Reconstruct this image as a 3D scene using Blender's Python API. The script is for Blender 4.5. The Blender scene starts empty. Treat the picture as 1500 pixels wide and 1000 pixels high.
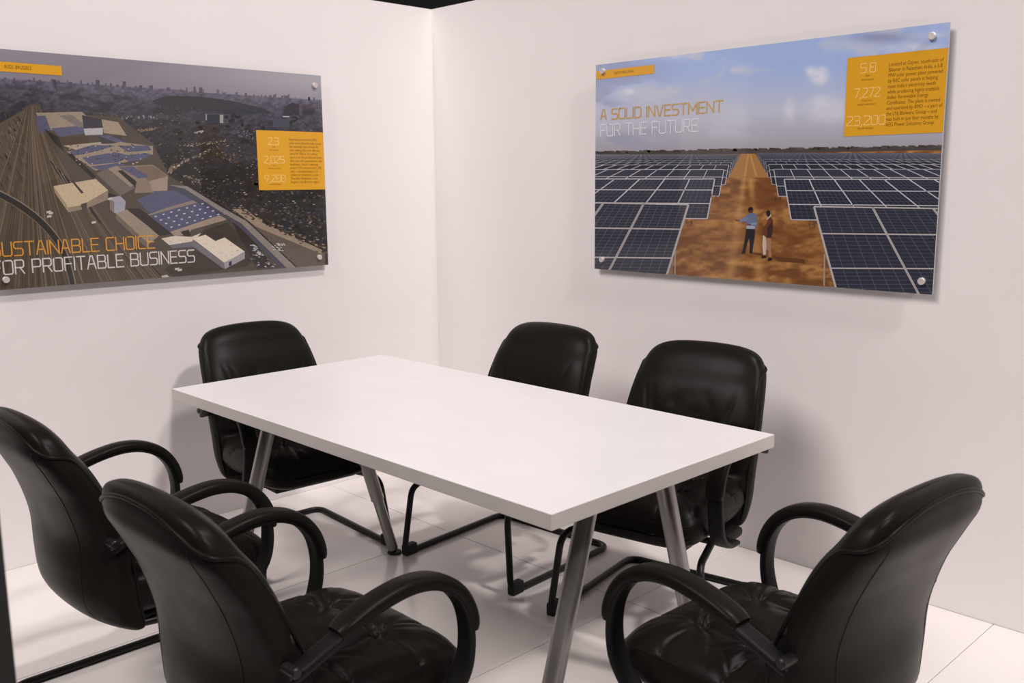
import bpy, bmesh, math, random
import numpy as np
from mathutils import Vector, Matrix

# ------------------------------------------------------------------ camera
FPX, YAW, PITCH, ROLL = 1391.53, 2.36851, 0.166208, -0.007976
CAM = np.array([3.97812, -3.31464, 1.51092])
def cam_axes():
    cy, sy = math.cos(YAW), math.sin(YAW); cp, sp = math.cos(PITCH), math.sin(PITCH)
    f = np.array([cy*cp, sy*cp, -sp]); r = np.array([sy, -cy, 0.0]); u = np.cross(r, f)
    c, s = math.cos(ROLL), math.sin(ROLL)
    return c*r + s*u, -s*r + c*u, f
AX_R, AX_U, AX_F = cam_axes()
SC = bpy.context.scene
COL = SC.collection
cd = bpy.data.cameras.new('camera'); cam = bpy.data.objects.new('camera', cd); COL.objects.link(cam)
cd.sensor_fit = 'HORIZONTAL'; cd.sensor_width = 36.0; cd.lens = FPX*36/1500
cam.matrix_world = Matrix(((AX_R[0], AX_U[0], -AX_F[0], CAM[0]), (AX_R[1], AX_U[1], -AX_F[1], CAM[1]),
                           (AX_R[2], AX_U[2], -AX_F[2], CAM[2]), (0, 0, 0, 1)))
cd.dof.use_dof = True; cd.dof.focus_distance = 3.3; cd.dof.aperture_fstop = 6.3
cd.clip_start = 0.02
SC.camera = cam

# ------------------------------------------------------------------ world, lamps, exposure
W = bpy.data.worlds.new('hall'); SC.world = W; W.use_nodes = True
W.node_tree.nodes['Background'].inputs[0].default_value = (0.012, 0.0115, 0.011, 1)
W.node_tree.nodes['Background'].inputs[1].default_value = 1.0
vs = SC.view_settings
vs.view_transform = 'Standard'; vs.look = 'None'; vs.gamma = 1.0; vs.use_curve_mapping = False
vs.exposure = 0.0
def lamp(name, loc, target, power, size, spread=180, col=(1.0, 0.912, 0.905)):
    ld = bpy.data.lights.new(name, 'AREA'); ld.shape = 'DISK'; ld.size = size; ld.energy = power; ld.color = col
    ld.spread = math.radians(spread)
    o = bpy.data.objects.new(name, ld); COL.objects.link(o); o.location = loc
    o.rotation_euler = (Vector(target)-Vector(loc)).to_track_quat('-Z', 'Y').to_euler()
    return o
# hall lamps hanging high above the open booth
for loc, power, size in (((4.5, -0.1, 8.0), 268, 0.6), ((9.0, -1.5, 8.0), 485, 0.8), ((0.5, -8.0, 8.5), 585, 3.6), ((3.5, -9.0, 7.0), 172, 2.4)):
    lamp('hall_lamp', loc, (1.6, -1.3, 0.7), power, size)

# ------------------------------------------------------------------ node helpers
def srgb(r, g, b):
    o = []
    for c in (r, g, b):
        c /= 255.0
        o.append(c/12.92 if c <= 0.04045 else ((c+0.055)/1.055)**2.4)
    return tuple(o)
def nmat(name, base=(0.8, 0.8, 0.8), rough=0.5, metal=0.0, coat=0.0, coat_rough=0.05, spec=0.5):
    m = bpy.data.materials.new(name); m.use_nodes = True
    nt = m.node_tree; b = nt.nodes['Principled BSDF']
    b.inputs['Base Color'].default_value = (*base, 1); b.inputs['Roughness'].default_value = rough
    b.inputs['Metallic'].default_value = metal; b.inputs['Coat Weight'].default_value = coat
    b.inputs['Coat Roughness'].default_value = coat_rough; b.inputs['Specular IOR Level'].default_value = spec
    return m, nt, b
def noise_col(nt, b, c0, c1, scale, detail=4, coord='Object', lo=0.35, hi=0.65):
    tc = nt.nodes.new('ShaderNodeTexCoord'); n = nt.nodes.new('ShaderNodeTexNoise')
    n.inputs['Scale'].default_value = scale; n.inputs['Detail'].default_value = detail
    nt.links.new(tc.outputs[coord], n.inputs['Vector'])
    r = nt.nodes.new('ShaderNodeValToRGB'); r.color_ramp.elements[0].position = lo; r.color_ramp.elements[1].position = hi
    r.color_ramp.elements[0].color = (*c0, 1); r.color_ramp.elements[1].color = (*c1, 1)
    nt.links.new(n.outputs['Fac'], r.inputs['Fac']); nt.links.new(r.outputs['Color'], b.inputs['Base Color'])
    return tc, n
def bump(nt, b, tex_out, strength, dist=0.001):
    bp = nt.nodes.new('ShaderNodeBump'); bp.inputs['Strength'].default_value = strength; bp.inputs['Distance'].default_value = dist
    nt.links.new(tex_out, bp.inputs['Height']); nt.links.new(bp.outputs['Normal'], b.inputs['Normal'])

M = {}
m, nt, b = nmat('wall_paint', rough=0.55, spec=0.3); tc, n = noise_col(nt, b, (0.845, 0.815, 0.805), (0.86, 0.83, 0.82), 3.0)
n2 = nt.nodes.new('ShaderNodeTexNoise'); n2.inputs['Scale'].default_value = 350; nt.links.new(tc.outputs['Object'], n2.inputs['Vector'])
bump(nt, b, n2.outputs['Fac'], 0.08, 0.0005); M['wall'] = m
m, nt, b = nmat('floor_tile', rough=0.16, spec=0.5); noise_col(nt, b, (0.70, 0.665, 0.64), (0.72, 0.685, 0.66), 2.0); M['tile'] = m
m, nt, b = nmat('hall_carpet', rough=0.9, spec=0.2); noise_col(nt, b, (0.035, 0.034, 0.034), (0.05, 0.048, 0.047), 60.0); M['carpet'] = m
m, nt, b = nmat('floor_joint', (0.16, 0.14, 0.13), 0.7); M['joint'] = m
m, nt, b = nmat('white_laminate', rough=0.34, spec=0.45); noise_col(nt, b, (0.655, 0.645, 0.648), (0.675, 0.665, 0.668), 6.0); M['laminate'] = m
m, nt, b = nmat('edge_band', rough=0.42, spec=0.4); noise_col(nt, b, (0.52, 0.485, 0.46), (0.55, 0.515, 0.49), 8.0); M['edge_band'] = m
m, nt, b = nmat('grey_steel', (0.30, 0.285, 0.28), 0.30, 0.75); M['steel'] = m
m, nt, b = nmat('bolt_steel', (0.70, 0.65, 0.62), 0.5, 0.55); M['bolt'] = m
m, nt, b = nmat('black_metal', (0.010, 0.0095, 0.009), 0.38, spec=0.3); M['black_metal'] = m
m, nt, b = nmat('black_rubber', (0.010, 0.010, 0.010), 0.75); M['rubber'] = m
m, nt, b = nmat('arm_plastic', (0.010, 0.0095, 0.009), 0.45, spec=0.10)
tc = nt.nodes.new('ShaderNodeTexCoord'); n = nt.nodes.new('ShaderNodeTexNoise'); n.inputs['Scale'].default_value = 900
nt.links.new(tc.outputs['Object'], n.inputs['Vector']); bump(nt, b, n.outputs['Fac'], 0.12, 0.0004); M['arm'] = m
m, nt, b = nmat('black_leather', (0.0095, 0.0085, 0.0075), 0.42, spec=0.07)
tc = nt.nodes.new('ShaderNodeTexCoord'); v = nt.nodes.new('ShaderNodeTexVoronoi'); v.inputs['Scale'].default_value = 420
nt.links.new(tc.outputs['Object'], v.inputs['Vector']); bump(nt, b, v.outputs['Distance'], 0.16, 0.0006)
n = nt.nodes.new('ShaderNodeTexNoise'); n.inputs['Scale'].default_value = 14; nt.links.new(tc.outputs['Object'], n.inputs['Vector'])
mr = nt.nodes.new('ShaderNodeMapRange'); mr.inputs[3].default_value = 0.29; mr.inputs[4].default_value = 0.40
nt.links.new(n.outputs['Fac'], mr.inputs[0]); nt.links.new(mr.outputs[0], b.inputs['Roughness']); M['leather'] = m
m, nt, b = nmat('panel_edge', (0.42, 0.44, 0.45), 0.2); M['panel_edge'] = m
m, nt, b = nmat('print', (0.5, 0.5, 0.5), 0.35, coat=0.6, coat_rough=0.03, spec=0.3)
at = nt.nodes.new('ShaderNodeAttribute'); at.attribute_name = 'Col'; nt.links.new(at.outputs['Color'], b.inputs['Base Color']); M['print'] = m
def ink(name, rgb):
    m, nt, b = nmat(name, srgb(*rgb), 0.35, coat=0.6, coat_rough=0.03, spec=0.3); M[name] = m
ink('ink_yellow', (226, 166, 38)); ink('ink_orange', (214, 152, 60)); ink('ink_white', (214, 208, 208))
ink('ink_number', (250, 208, 130)); ink('ink_brown', (120, 78, 14)); ink('ink_gold', (205, 163, 72)); ink('ink_pale', (224, 226, 232))

# ------------------------------------------------------------------ mesh helpers
def mesh_obj(name, verts, faces, mat, parent=None, smooth=False):
    me = bpy.data.meshes.new(name); me.from_pydata([tuple(v) for v in verts], [], faces); me.update()
    if smooth: me.polygons.foreach_set('use_smooth', [True]*len(me.polygons))
    if mat: me.materials.append(M[mat] if isinstance(mat, str) else mat)
    o = bpy.data.objects.new(name, me); COL.objects.link(o)
    if parent: o.parent = parent
    return o
def bm_obj(name, bm, mat, parent=None, smooth=False):
    bmesh.ops.recalc_face_normals(bm, faces=bm.faces[:])
    me = bpy.data.meshes.new(name); bm.to_mesh(me); bm.free()
    if smooth: me.polygons.foreach_set('use_smooth', [True]*len(me.polygons))
    me.materials.append(M[mat])
    o = bpy.data.objects.new(name, me); COL.objects.link(o)
    if parent: o.parent = parent
    return o
def box(lo, hi, bevel=0.0, seg=2):
    bm = bmesh.new(); r = bmesh.ops.create_cube(bm, size=1.0)
    for v in bm.verts:
        for i in range(3): v.co[i] = lo[i] if v.co[i] < 0 else hi[i]
    if bevel: bmesh.ops.bevel(bm, geom=bm.edges[:], offset=bevel, segments=seg, affect='EDGES', profile=0.5)
    return bm
def tag(o, label, cat, group=None, kind=None):
    if label: o['label'] = label
    if cat: o['category'] = cat
    if group: o['group'] = group
    if kind: o['kind'] = kind
    return o
def empty(name, loc=(0, 0, 0), rz=0.0):
    o = bpy.data.objects.new(name, None); COL.objects.link(o); o.location = loc; o.rotation_euler = (0, 0, rz)
    o.empty_display_size = 0.1
    return o
def catmull(pts, n):
    P = [np.array(p, float) for p in pts]; P = [2*P[0]-P[1]] + P + [2*P[-1]-P[-2]]
    out = []
    for i in range(1, len(P)-2):
        for k in range(n):
            t = k/n
            out.append(0.5*(2*P[i]+(P[i+1]-P[i-1])*t+(2*P[i-1]-5*P[i]+4*P[i+1]-P[i+2])*t*t+(3*P[i]-P[i-1]-3*P[i+1]+P[i+2])*t**3))
    out.append(P[-2]); return np.array(out)
def fillet(pts, rad, seg=6):
    P = [np.array(p, float) for p in pts]; out = [P[0]]
    for i in range(1, len(P)-1):
        a = P[i-1]-P[i]; c = P[i+1]-P[i]; la, lc = np.linalg.norm(a), np.linalg.norm(c); a /= la; c /= lc
        ang = math.acos(max(-1, min(1, a@c))); r = rad[i] if isinstance(rad, (list, tuple)) else rad
        d = min(r/math.tan(ang/2), la*0.48, lc*0.48)
        p0, p1 = P[i]+a*d, P[i]+c*d
        for k in range(seg+1):
            t = k/seg; out.append((1-t)**2*p0+2*t*(1-t)*P[i]+t*t*p1)
    out.append(P[-1]); return np.array(out)
def sweep(path, prof, ref, closed=False, cap=True):
    """sweep a 2-D profile (a along ref-perp, c along ref) down a path"""
    n = len(path); V = []; F = []; k = len(prof); ref = np.array(ref, float); last = None
    for i in range(n):
        if closed: t = path[(i+1) % n]-path[i-1]
        else: t = path[min(i+1, n-1)]-path[max(i-1, 0)]
        t = t/np.linalg.norm(t)
        c = ref-t*(ref@t)
        if np.linalg.norm(c) < 0.15 and last is not None: c = last-t*(last@t)
        c = c/np.linalg.norm(c); last = c; a = np.cross(c, t)
        pr = prof[i] if isinstance(prof[0][0], (list, tuple, np.ndarray)) else prof
        for (u, w) in pr: V.append(path[i]+a*u+c*w)
    k = len(pr)
    for i in range(n if closed else n-1):
        j = (i+1) % n
        for q in range(k):
            F.append((i*k+q, i*k+(q+1) % k, j*k+(q+1) % k, j*k+q))
    if cap and not closed:
        F.append(tuple(range(k))[::-1]); F.append(tuple(range((n-1)*k, n*k)))
    return V, F
def tube_path(path, r, sides=10, closed=False):
    """parallel-transport tube"""
    path = np.array(path); n = len(path)
    t0 = path[1]-path[0]; t0 /= np.linalg.norm(t0)
    a = np.cross(t0, (0, 0, 1.0)); a = a if np.linalg.norm(a) > 0.1 else np.cross(t0, (1.0, 0, 0)); a /= np.linalg.norm(a)
    V = []; F = []
    for i in range(n):
        t = (path[(i+1) % n]-path[i-1]) if closed else (path[min(i+1, n-1)]-path[max(i-1, 0)])
        t = t/np.linalg.norm(t); a = a-t*(a@t); a /= np.linalg.norm(a); c = np.cross(t, a)
        for q in range(sides):
            th = 2*math.pi*q/sides; V.append(path[i]+r*(math.cos(th)*a+math.sin(th)*c))
    for i in range(n if closed else n-1):
        j = (i+1) % n
        for q in range(sides): F.append((i*sides+q, i*sides+(q+1) % sides, j*sides+(q+1) % sides, j*sides+q))
    if not closed: F.append(tuple(range(sides))[::-1]); F.append(tuple(range((n-1)*sides, n*sides)))
    return V, F
def cyl(p0, p1, r0, r1=None, sides=24, bev=0.0):
    r1 = r0 if r1 is None else r1
    p0 = np.array(p0, float); p1 = np.array(p1, float); d = (p1-p0); L = np.linalg.norm(d); d /= L
    a = np.cross(d, (0, 1.0, 0)); a = a if np.linalg.norm(a) > 0.1 else np.cross(d, (1.0, 0, 0)); a /= np.linalg.norm(a); c = np.cross(d, a)
    st = [(0, r0), (1, r1)] if not bev else [(0, r0-bev), (bev/L, r0), (1-bev/L, r1), (1, r1-bev)]
    V = []; F = []
    for (t, r) in st:
        for q in range(sides):
            th = 2*math.pi*q/sides; V.append(p0+d*L*t+r*(math.cos(th)*a+math.sin(th)*c))
    for i in range(len(st)-1):
        for q in range(sides): F.append((i*sides+q, i*sides+(q+1) % sides, (i+1)*sides+(q+1) % sides, (i+1)*sides+q))
    F.append(tuple(range(sides))[::-1]); F.append(tuple(range((len(st)-1)*sides, len(st)*sides)))
    return V, F
def recalc(o):
    bm = bmesh.new(); bm.from_mesh(o.data); bmesh.ops.recalc_face_normals(bm, faces=bm.faces[:]); bm.to_mesh(o.data); bm.free(); return o
def smooth_by_angle(o, deg=40):
    bm = bmesh.new(); bm.from_mesh(o.data)
    for f in bm.faces: f.smooth = True
    for e in bm.edges:
        if len(e.link_faces) == 2 and e.calc_face_angle(0) > math.radians(deg): e.smooth = False
    bm.to_mesh(o.data); bm.free(); return o

# ------------------------------------------------------------------ the booth
HW = 2.4
o = bm_obj('wall_left', box((-0.05, -3.12, 0), (0, 0.05, HW)), 'wall'); tag(o, 'white booth wall with the aerial city picture', None, kind='structure')
o = bm_obj('wall_right', box((0, 0, 0), (5.6, 0.05, HW)), 'wall'); tag(o, 'white booth wall with the solar field picture', None, kind='structure')
floor = bm_obj('floor', box((-0.05, -3.12, -0.06), (5.6, 0.05, -0.008)), 'joint'); tag(floor, 'glossy white raised floor of large square tiles', None, kind='structure')
xs = [0.0, 0.94, 1.94, 2.94, 3.94, 4.94, 5.6]; ys = [0.0, -0.74, -1.74, -2.74, -3.12]
shared = {}
for i in range(len(xs)-1):
    for j in range(len(ys)-1):
        w, d = xs[i+1]-xs[i], ys[j]-ys[j+1]; key = (round(w, 3), round(d, 3))
        if key not in shared:
            t = bm_obj('tile', box((0.001, 0.001, -0.010), (w-0.001, d-0.001, 0.0), 0.0008, 1), 'tile', floor); shared[key] = t.data
        else:
            t = bpy.data.objects.new('tile', shared[key]); COL.objects.link(t); t.parent = floor
        t.location = (xs[i], ys[j+1], 0)
o = bm_obj('floor_hall', box((-4, -9, -0.075), (9.6, 4, -0.061)), 'carpet'); tag(o, 'dark hall carpet around the raised booth floor', None, kind='structure')
# the black jamb the camera looks past
pe = np.array([2.925, -3.041]); rr = np.array([AX_R[0], AX_R[1]]); rr /= np.linalg.norm(rr)
pc = pe-rr*0.071
o = bm_obj('trim_1', box((-0.05, -0.05, 0), (0.05, 0.05, HW), 0.004), 'black_metal'); o.location = (pc[0], pc[1], 0)
o.rotation_euler = (0, 0, math.atan2(rr[1], rr[0])); tag(o, 'black upright frame post of the booth entrance', None, kind='structure')

# ------------------------------------------------------------------ table
TX, TY, TZ, TL, TW = 1.718, -1.431, 0.804, 1.834, 0.917
TT = 0.038
tb = empty('meeting_table', (TX, TY, 0)); tag(tb, 'rectangular white meeting table on splayed grey steel legs', 'table')
top = bm_obj('tabletop', box((-TL/2, -TW/2, TZ-TT), (TL/2, TW/2, TZ), 0.0015, 2), 'edge_band', tb)
top.data.materials.append(M['laminate'])
for p in top.data.polygons:
    if p.normal.z > 0.9: p.material_index = 1
zb = TZ-TT
def leg(xl, s):
    foot = np.array([xl, s*0.372, 0.0]); head = np.array([xl, s*0.142, zb-0.012]); d = (head-foot); d /= np.linalg.norm(d)
    at = lambda z: foot+d*((z)/d[2])
    V, F = cyl(at(0.250), at(zb-0.006), 0.0265, bev=0.002); l = smooth_by_angle(recalc(mesh_obj('leg', V, F, 'steel', tb)))
    V, F = cyl(at(0.022), at(0.265), 0.0215, bev=0.002); smooth_by_angle(recalc(mesh_obj('leg_extension', V, F, 'steel', l)))
    V, F = cyl(foot+np.array([0, 0, 0.0]), foot+np.array([0, 0, 0.010]), 0.030, bev=0.003); smooth_by_angle(recalc(mesh_obj('foot', V, F, 'rubber', l)))
    V, F = cyl(foot+np.array([0, 0, 0.008]), foot+np.array([0, 0, 0.034]), 0.008); smooth_by_angle(recalc(mesh_obj('foot_screw', V, F, 'black_metal', l)))
for xl in (-0.758, 0.758):
    for s in (-1, 1): leg(xl, s)
    bm_obj('leg_bracket', box((xl-0.04, -0.20, zb-0.018), (xl+0.04, 0.20, zb), 0.003), 'steel', tb)
for y in (-0.16, 0.16):
    bm_obj('frame_rail', box((-0.72, y-0.02, zb-0.030), (0.72, y+0.02, zb), 0.003), 'steel', tb)

# ------------------------------------------------------------------ chair
def interp(tab, z):
    tab = np.array(tab); return [np.interp(z, tab[:, 0], tab[:, k]) for k in range(1, tab.shape[1])]
def smoothed(tab, n=14):
    c = catmull(tab, n); return c
BACK = smoothed([  # z, y, front, rear, half width
    (0.322, -0.213, 0.012, 0.022, 0.216), (0.332, -0.220, 0.034, 0.054, 0.236), (0.36, -0.236, 0.050, 0.082, 0.246), (0.42, -0.254, 0.064, 0.102, 0.253), (0.50, -0.264, 0.068, 0.098, 0.257),
    (0.60, -0.282, 0.070, 0.078, 0.262), (0.70, -0.318, 0.066, 0.066, 0.258), (0.78, -0.356, 0.062, 0.061, 0.249),
    (0.84, -0.388, 0.058, 0.056, 0.237), (0.88, -0.402, 0.052, 0.046, 0.222), (0.905, -0.411, 0.043, 0.036, 0.203),
    (0.920, -0.416, 0.031, 0.026, 0.175), (0.928, -0.418, 0.018, 0.015, 0.135), (0.931, -0.419, 0.006, 0.005, 0.08)], 7)
BACK = BACK*np.array([1, 1, 1, 1, 1.009])+np.array([-0.009, 0.092, 0, 0, 0])
def back_point(row, th, extra=0.0):
    z, y, f, r, w = row
    c, s = math.cos(th), math.sin(th)
    n = 3.4 if s >= 0 else 2.15+0.75*max(0.0, min(1.0, (z-0.72)/0.12))
    x = w*math.copysign(abs(c)**(2/n), c); d = (f if s >= 0 else r)*math.copysign(abs(s)**(2/n), s)
    # crown: the rear panel bows out, shoulders sit a little lower than the middle of the top
    zz = z - 0.018*max(0.0, (z-0.80)/0.13)*(x/0.25)**2
    return np.array([x, y+d, zz])
def tuft(x, q, pts, a, sig, k, ph=0.0):
    dsum = 0.0
    for i, (tx, tq) in enumerate(pts):
        dx, dq = x-tx, q-tq; r = math.hypot(dx, dq); th = math.atan2(dq, dx)
        dsum += -a*math.exp(-r/sig) - 0.42*a*math.exp(-r/(sig*1.7))*(0.5+0.5*math.cos(k*th+ph+i*1.7+0.6*math.sin(2*th+i)))**3*min(1, r/0.010)
    return dsum
def build_back(parent):
    NU, rows = 144, catmull(BACK, 2); V = []; F = []
    pts = [(-0.110, 0.640), (0.0, 0.634), (0.110, 0.640), (-0.110, 0.50), (0.110, 0.50)]
    for row in rows:
        for q in range(NU):
            th = 2*math.pi*q/NU; p = back_point(row, th)
            if math.sin(th) > 0.02:
                g = min(1.0, abs(math.sin(th))*2.2)
                dz = tuft(p[0], p[2], pts, 0.020, 0.028, 9)
                # pleats running up from the button line, horizontal roll crease
                pl = 0.0
                for tx in (-0.110, 0.0, 0.110):
                    for dxk in (-0.030, 0.012, 0.040):
                        cx = tx+dxk+(p[2]-0.64)*0.25*(1 if dxk > 0 else -1)
                        pl -= 0.0045*math.exp(-((p[0]-cx)/0.007)**2)*math.exp(-((p[2]-0.705)/0.055)**2)
                cr = -0.013*math.exp(-((p[2]-0.637-0.008*math.cos(p[0]*28))/0.015)**2) - 0.009*math.exp(-((p[2]-0.50)/0.014)**2)
                puff = 0.010*math.exp(-((p[2]-0.57)/0.03)**2)+0.008*math.exp(-((p[2]-0.78)/0.07)**2)
                p[1] += g*(dz+pl+cr+puff)
            V.append(p)
    n = len(rows)
    for i in range(n-1):
        for q in range(NU): F.append((i*NU+q, i*NU+(q+1) % NU, (i+1)*NU+(q+1) % NU, (i+1)*NU+q))
    F.append(tuple(range(NU))[::-1]); F.append(tuple(range((n-1)*NU, n*NU)))
    o = recalc(mesh_obj('backrest', V, F, 'leather', parent, True))
    # piping: up the front edge of each side, swinging to the rear edge at the shoulders, then across the top of the rear panel
    zt = BACK[:, 0]
    def row_at(z): return [z]+[np.interp(z, zt, BACK[:, k]) for k in range(1, 5)]
    def on(z, deg, k=1.006):
        p = back_point(row_at(z), math.radians(deg)); c_ = np.array([0.0, row_at(z)[1], p[2]])
        return c_+(p-c_)*k
    right = [on(z, 21) for z in np.linspace(0.345, 0.810, 22)]+[on(z, d) for z, d in ((0.826, 17), (0.838, 9), (0.846, -2), (0.852, -14), (0.859, -25), (0.867, -35))]
    toprow = [on(0.867+0.036*math.sin(math.pi*k/24)**0.8, -35-110*k/24) for k in range(1, 24)]
    left = [np.array([-p[0], p[1], p[2]]) for p in right][::-1]
    allp = right+toprow+left
    P = catmull(allp, 2)
    cen = np.array([0, -0.33, 0]);
    V, F = tube_path(P, 0.0048, 8); recalc(mesh_obj('piping', V, F, 'leather', o, True))
    # seam between rear panel and side gusset
    for s in (1, -1):
        pth = [back_point(row_at(z), math.radians(-44-14*(0.86-z)))*np.array([s, 1, 1]) for z in np.linspace(0.36, 0.855, 28)]
        V, F = tube_path(pth, 0.0012, 6); recalc(mesh_obj('seam', V, F, 'leather', o, True))
    # lower lip: the rear cover folds under
    return o
def super_pt(d, n1, n2, h):
    x, y, z = d
    r = ((abs(x)**n1+abs(y)**n1)**(n2/n1)+abs(z)**n2)**(-1/n2)
    return np.array([x*r*h[0], y*r*h[1], z*r*h[2]])
SEAT_C = np.array([0.0, 0.055, 0.408]); SEAT_H = (0.258, 0.255, 0.092)
def seat_deform(p):
    x, y, z = p
    t = max(0.0, (y-0.08)/0.175); z -= 0.030*t*t*(0.4+0.6*(z > 0))          # waterfall front
    if z < 0: z *= 0.85; x *= 1-0.10*(-z/0.09)                              # narrower underneath
    x *= 1-0.05*max(0, -y/0.29)                                             # narrower to the rear
    return np.array([x, y, z])
def build_seat(parent):
    N = 96; V = []; F = []; idx = {}
    pts = [(-0.105, 0.085), (0.105, 0.085), (-0.105, -0.085), (0.105, -0.085)]
    def vert(d):
        key = tuple(np.round(d, 5))
        if key in idx: return idx[key]
        p = super_pt(d, 6.0, 3.0, SEAT_H)
        q = p.copy()
        if p[2] > 0.0:
            g = min(1.0, p[2]/0.07)
            x, y = p[0], p[1]
            dz = tuft(x, y, pts, 0.036, 0.030, 9, 0.6)
            dz += -0.013*math.exp(-abs(y-0.085-0.010*math.cos(x*30))/0.011)-0.013*math.exp(-abs(y+0.085-0.008*math.cos(x*26))/0.011)
            dz += -0.009*math.exp(-abs(abs(x)-0.105-0.006*math.cos(y*24))/0.010)
            dz += 0.010*(math.cos(x*math.pi/0.105)*-0.5+0.5)*(math.cos(y*math.pi/0.085)*-0.5+0.5) if abs(x) < 0.21 and abs(y) < 0.17 else 0.0
            for (tx, ty) in pts:                                           # gathers fanning to the side edge
                for k in range(-3, 4):
                    cy = ty+k*0.016*(1+3.0*max(0, abs(x)-0.105)/0.15)
                    if x*tx > 0: dz -= 0.0022*math.exp(-((y-cy)/0.006)**2)*math.exp(-((abs(x)-0.195)/0.028)**2)
            dz += 0.014*math.exp(-(x/0.06)**2)*math.exp(-(y/0.06)**2)+0.012
            q[2] += g*dz
        q = seat_deform(q)+SEAT_C
        idx[key] = len(V); V.append(q); return idx[key]
    for ax in range(3):
        for sg in (-1, 1):
            for i in range(N):
                for j in range(N):
                    quad = []
                    for (a, c) in ((i, j), (i+1, j), (i+1, j+1), (i, j+1)):
                        d = np.zeros(3); d[ax] = sg; d[(ax+1) % 3] = math.tan((2*a/N-1)*math.pi/4)
                        d[(ax+2) % 3] = math.tan((2*c/N-1)*math.pi/4); quad.append(vert(d))
                    F.append(tuple(quad))
    o = recalc(mesh_obj('seat', V, F, 'leather', parent, True))
    path = []
    for k in range(96):
        th = 2*math.pi*k/96; d = np.array([math.cos(th), math.sin(th), 0.0]); d /= max(abs(d[0]), abs(d[1]))
        p = super_pt(np.array([d[0], d[1], 0.55]), 6.0, 3.0, SEAT_H); path.append(seat_deform(p*np.array([1.004, 1.004, 1]))+SEAT_C)
    V, F = tube_path(path, 0.0046, 8, True); recalc(mesh_obj('piping', V, F, 'leather', o, True))
    bm_obj('seat_pan', box((-0.18, -0.10, 0.318), (0.18, 0.21, 0.336), 0.006), 'black_metal', parent)
    return o
def rounded(wx, th, n=3, e=4.0, k=16):
    out = []
    for q in range(k):
        t = 2*math.pi*q/k; c, s = math.cos(t), math.sin(t)
        out.append((math.copysign(abs(c)**(2/e), c)*th/2, math.copysign(abs(s)**(2/e), s)*wx/2))
    return out
ARM = [(-0.200, 0.580), (-0.163, 0.602), (-0.110, 0.631), (-0.050, 0.656), (0.020, 0.673), (0.085, 0.678), (0.145, 0.666), (0.195, 0.635),
       (0.228, 0.585), (0.240, 0.520), (0.232, 0.455), (0.205, 0.400), (0.160, 0.358), (0.105, 0.332), (0.035, 0.320)]
def build_arm(parent, s):
    c = catmull([(y, z) for (y, z) in ARM], 6)
    n = len(c); path = []
    for i, (y, z) in enumerate(c):
        u = i/(n-1); xin = 0.022*max(0, (0.14-u)/0.14)+0.026*max(0, (u-0.72)/0.28)
        path.append(np.array([s*(0.294-xin), y, z]))
    path = np.array(path)
    profs = []
    for i in range(n):
        u = i/(n-1); w = 0.046+0.012*max(0, (u-0.55)/0.45)
        profs.append(rounded(w, 0.020 if u < .9 else 0.018))
    V, F = sweep(path, profs, (1, 0, 0)); o = smooth_by_angle(recalc(mesh_obj('armrest', V, F, 'arm', parent)), 50)
    # padded cover on the upper run
    i0, i1 = int(0.16*n), int(0.63*n); sub = path[i0:i1+1]; pp = []; pr = []
    for k in range(len(sub)):
        t = (sub[min(k+1, len(sub)-1)]-sub[max(k-1, 0)]); t /= np.linalg.norm(t)
        nrm = np.cross(np.array([1.0, 0, 0]), t); nrm = nrm if nrm[2] > 0 or nrm[1] > 0 else -nrm
        u = k/(len(sub)-1); e = min(1.0, u/0.06, (1-u)/0.06); e = 0.80+0.20*math.sqrt(max(0, e))
        pp.append(sub[k]+nrm*0.009); pr.append(rounded(0.060*e, 0.034*e, e=3.0, k=20))
    V, F = sweep(np.array(pp), pr, (1, 0, 0)); pad = smooth_by_angle(recalc(mesh_obj('arm_pad', V, F, 'leather', o)), 60)
    # lower fixing plate on the side of the seat, back fixing lug
    bm = box((0.205 if s > 0 else -0.272, -0.055, 0.312), (0.272 if s > 0 else -0.205, 0.062, 0.346), 0.012, 3)
    smooth_by_angle(bm_obj('fixing_plate', bm, 'arm', o), 50)
    V, F = cyl((s*0.215, -0.200, 0.598), (s*0.304, -0.200, 0.600), 0.0115, bev=0.003)
    smooth_by_angle(recalc(mesh_obj('pivot_knob', V, F, 'black_metal', o)))
    return o
def build_frame(parent):
    r = 0.0125
    half = [(-0.17, -0.09, 0.307), (-0.258, 0.268, 0.309), (-0.293, 0.290, r), (-0.300, -0.315, r)]
    pts = half+[(-p[0], p[1], p[2]) for p in half[::-1]]
    path = fillet(pts, [0, 0.06, 0.05, 0.055, 0.055, 0.05, 0.06, 0], 8)
    V, F = tube_path(path, r, 14); f = smooth_by_angle(recalc(mesh_obj('sled_frame', V, F, 'black_metal', parent)), 50)
    bm_obj('cross_bar', box((-0.215, 0.05, 0.309), (0.215, 0.08, 0.322), 0.002), 'black_metal', f)
    for s in (-1, 1):
        bm = box((-0.0165, -0.032, 0.0), (0.0165, 0.030, 0.046), 0.006, 2)
        g = bm_obj('glide', bm, 'rubber', f); g.location = (s*0.2925, 0.262, 0.0)
    return f
def build_chair():
    root = empty('conference_chair'); build_back(root); build_seat(root)
    for s in (1, -1): build_arm(root, s)
    build_frame(root); return root
def copy_tree(o, parent=None):
    c = o.copy(); COL.objects.link(c); c.parent = parent
    for ch in list(o.children): copy_tree(ch, c)
    return c
PI = math.pi
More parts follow.
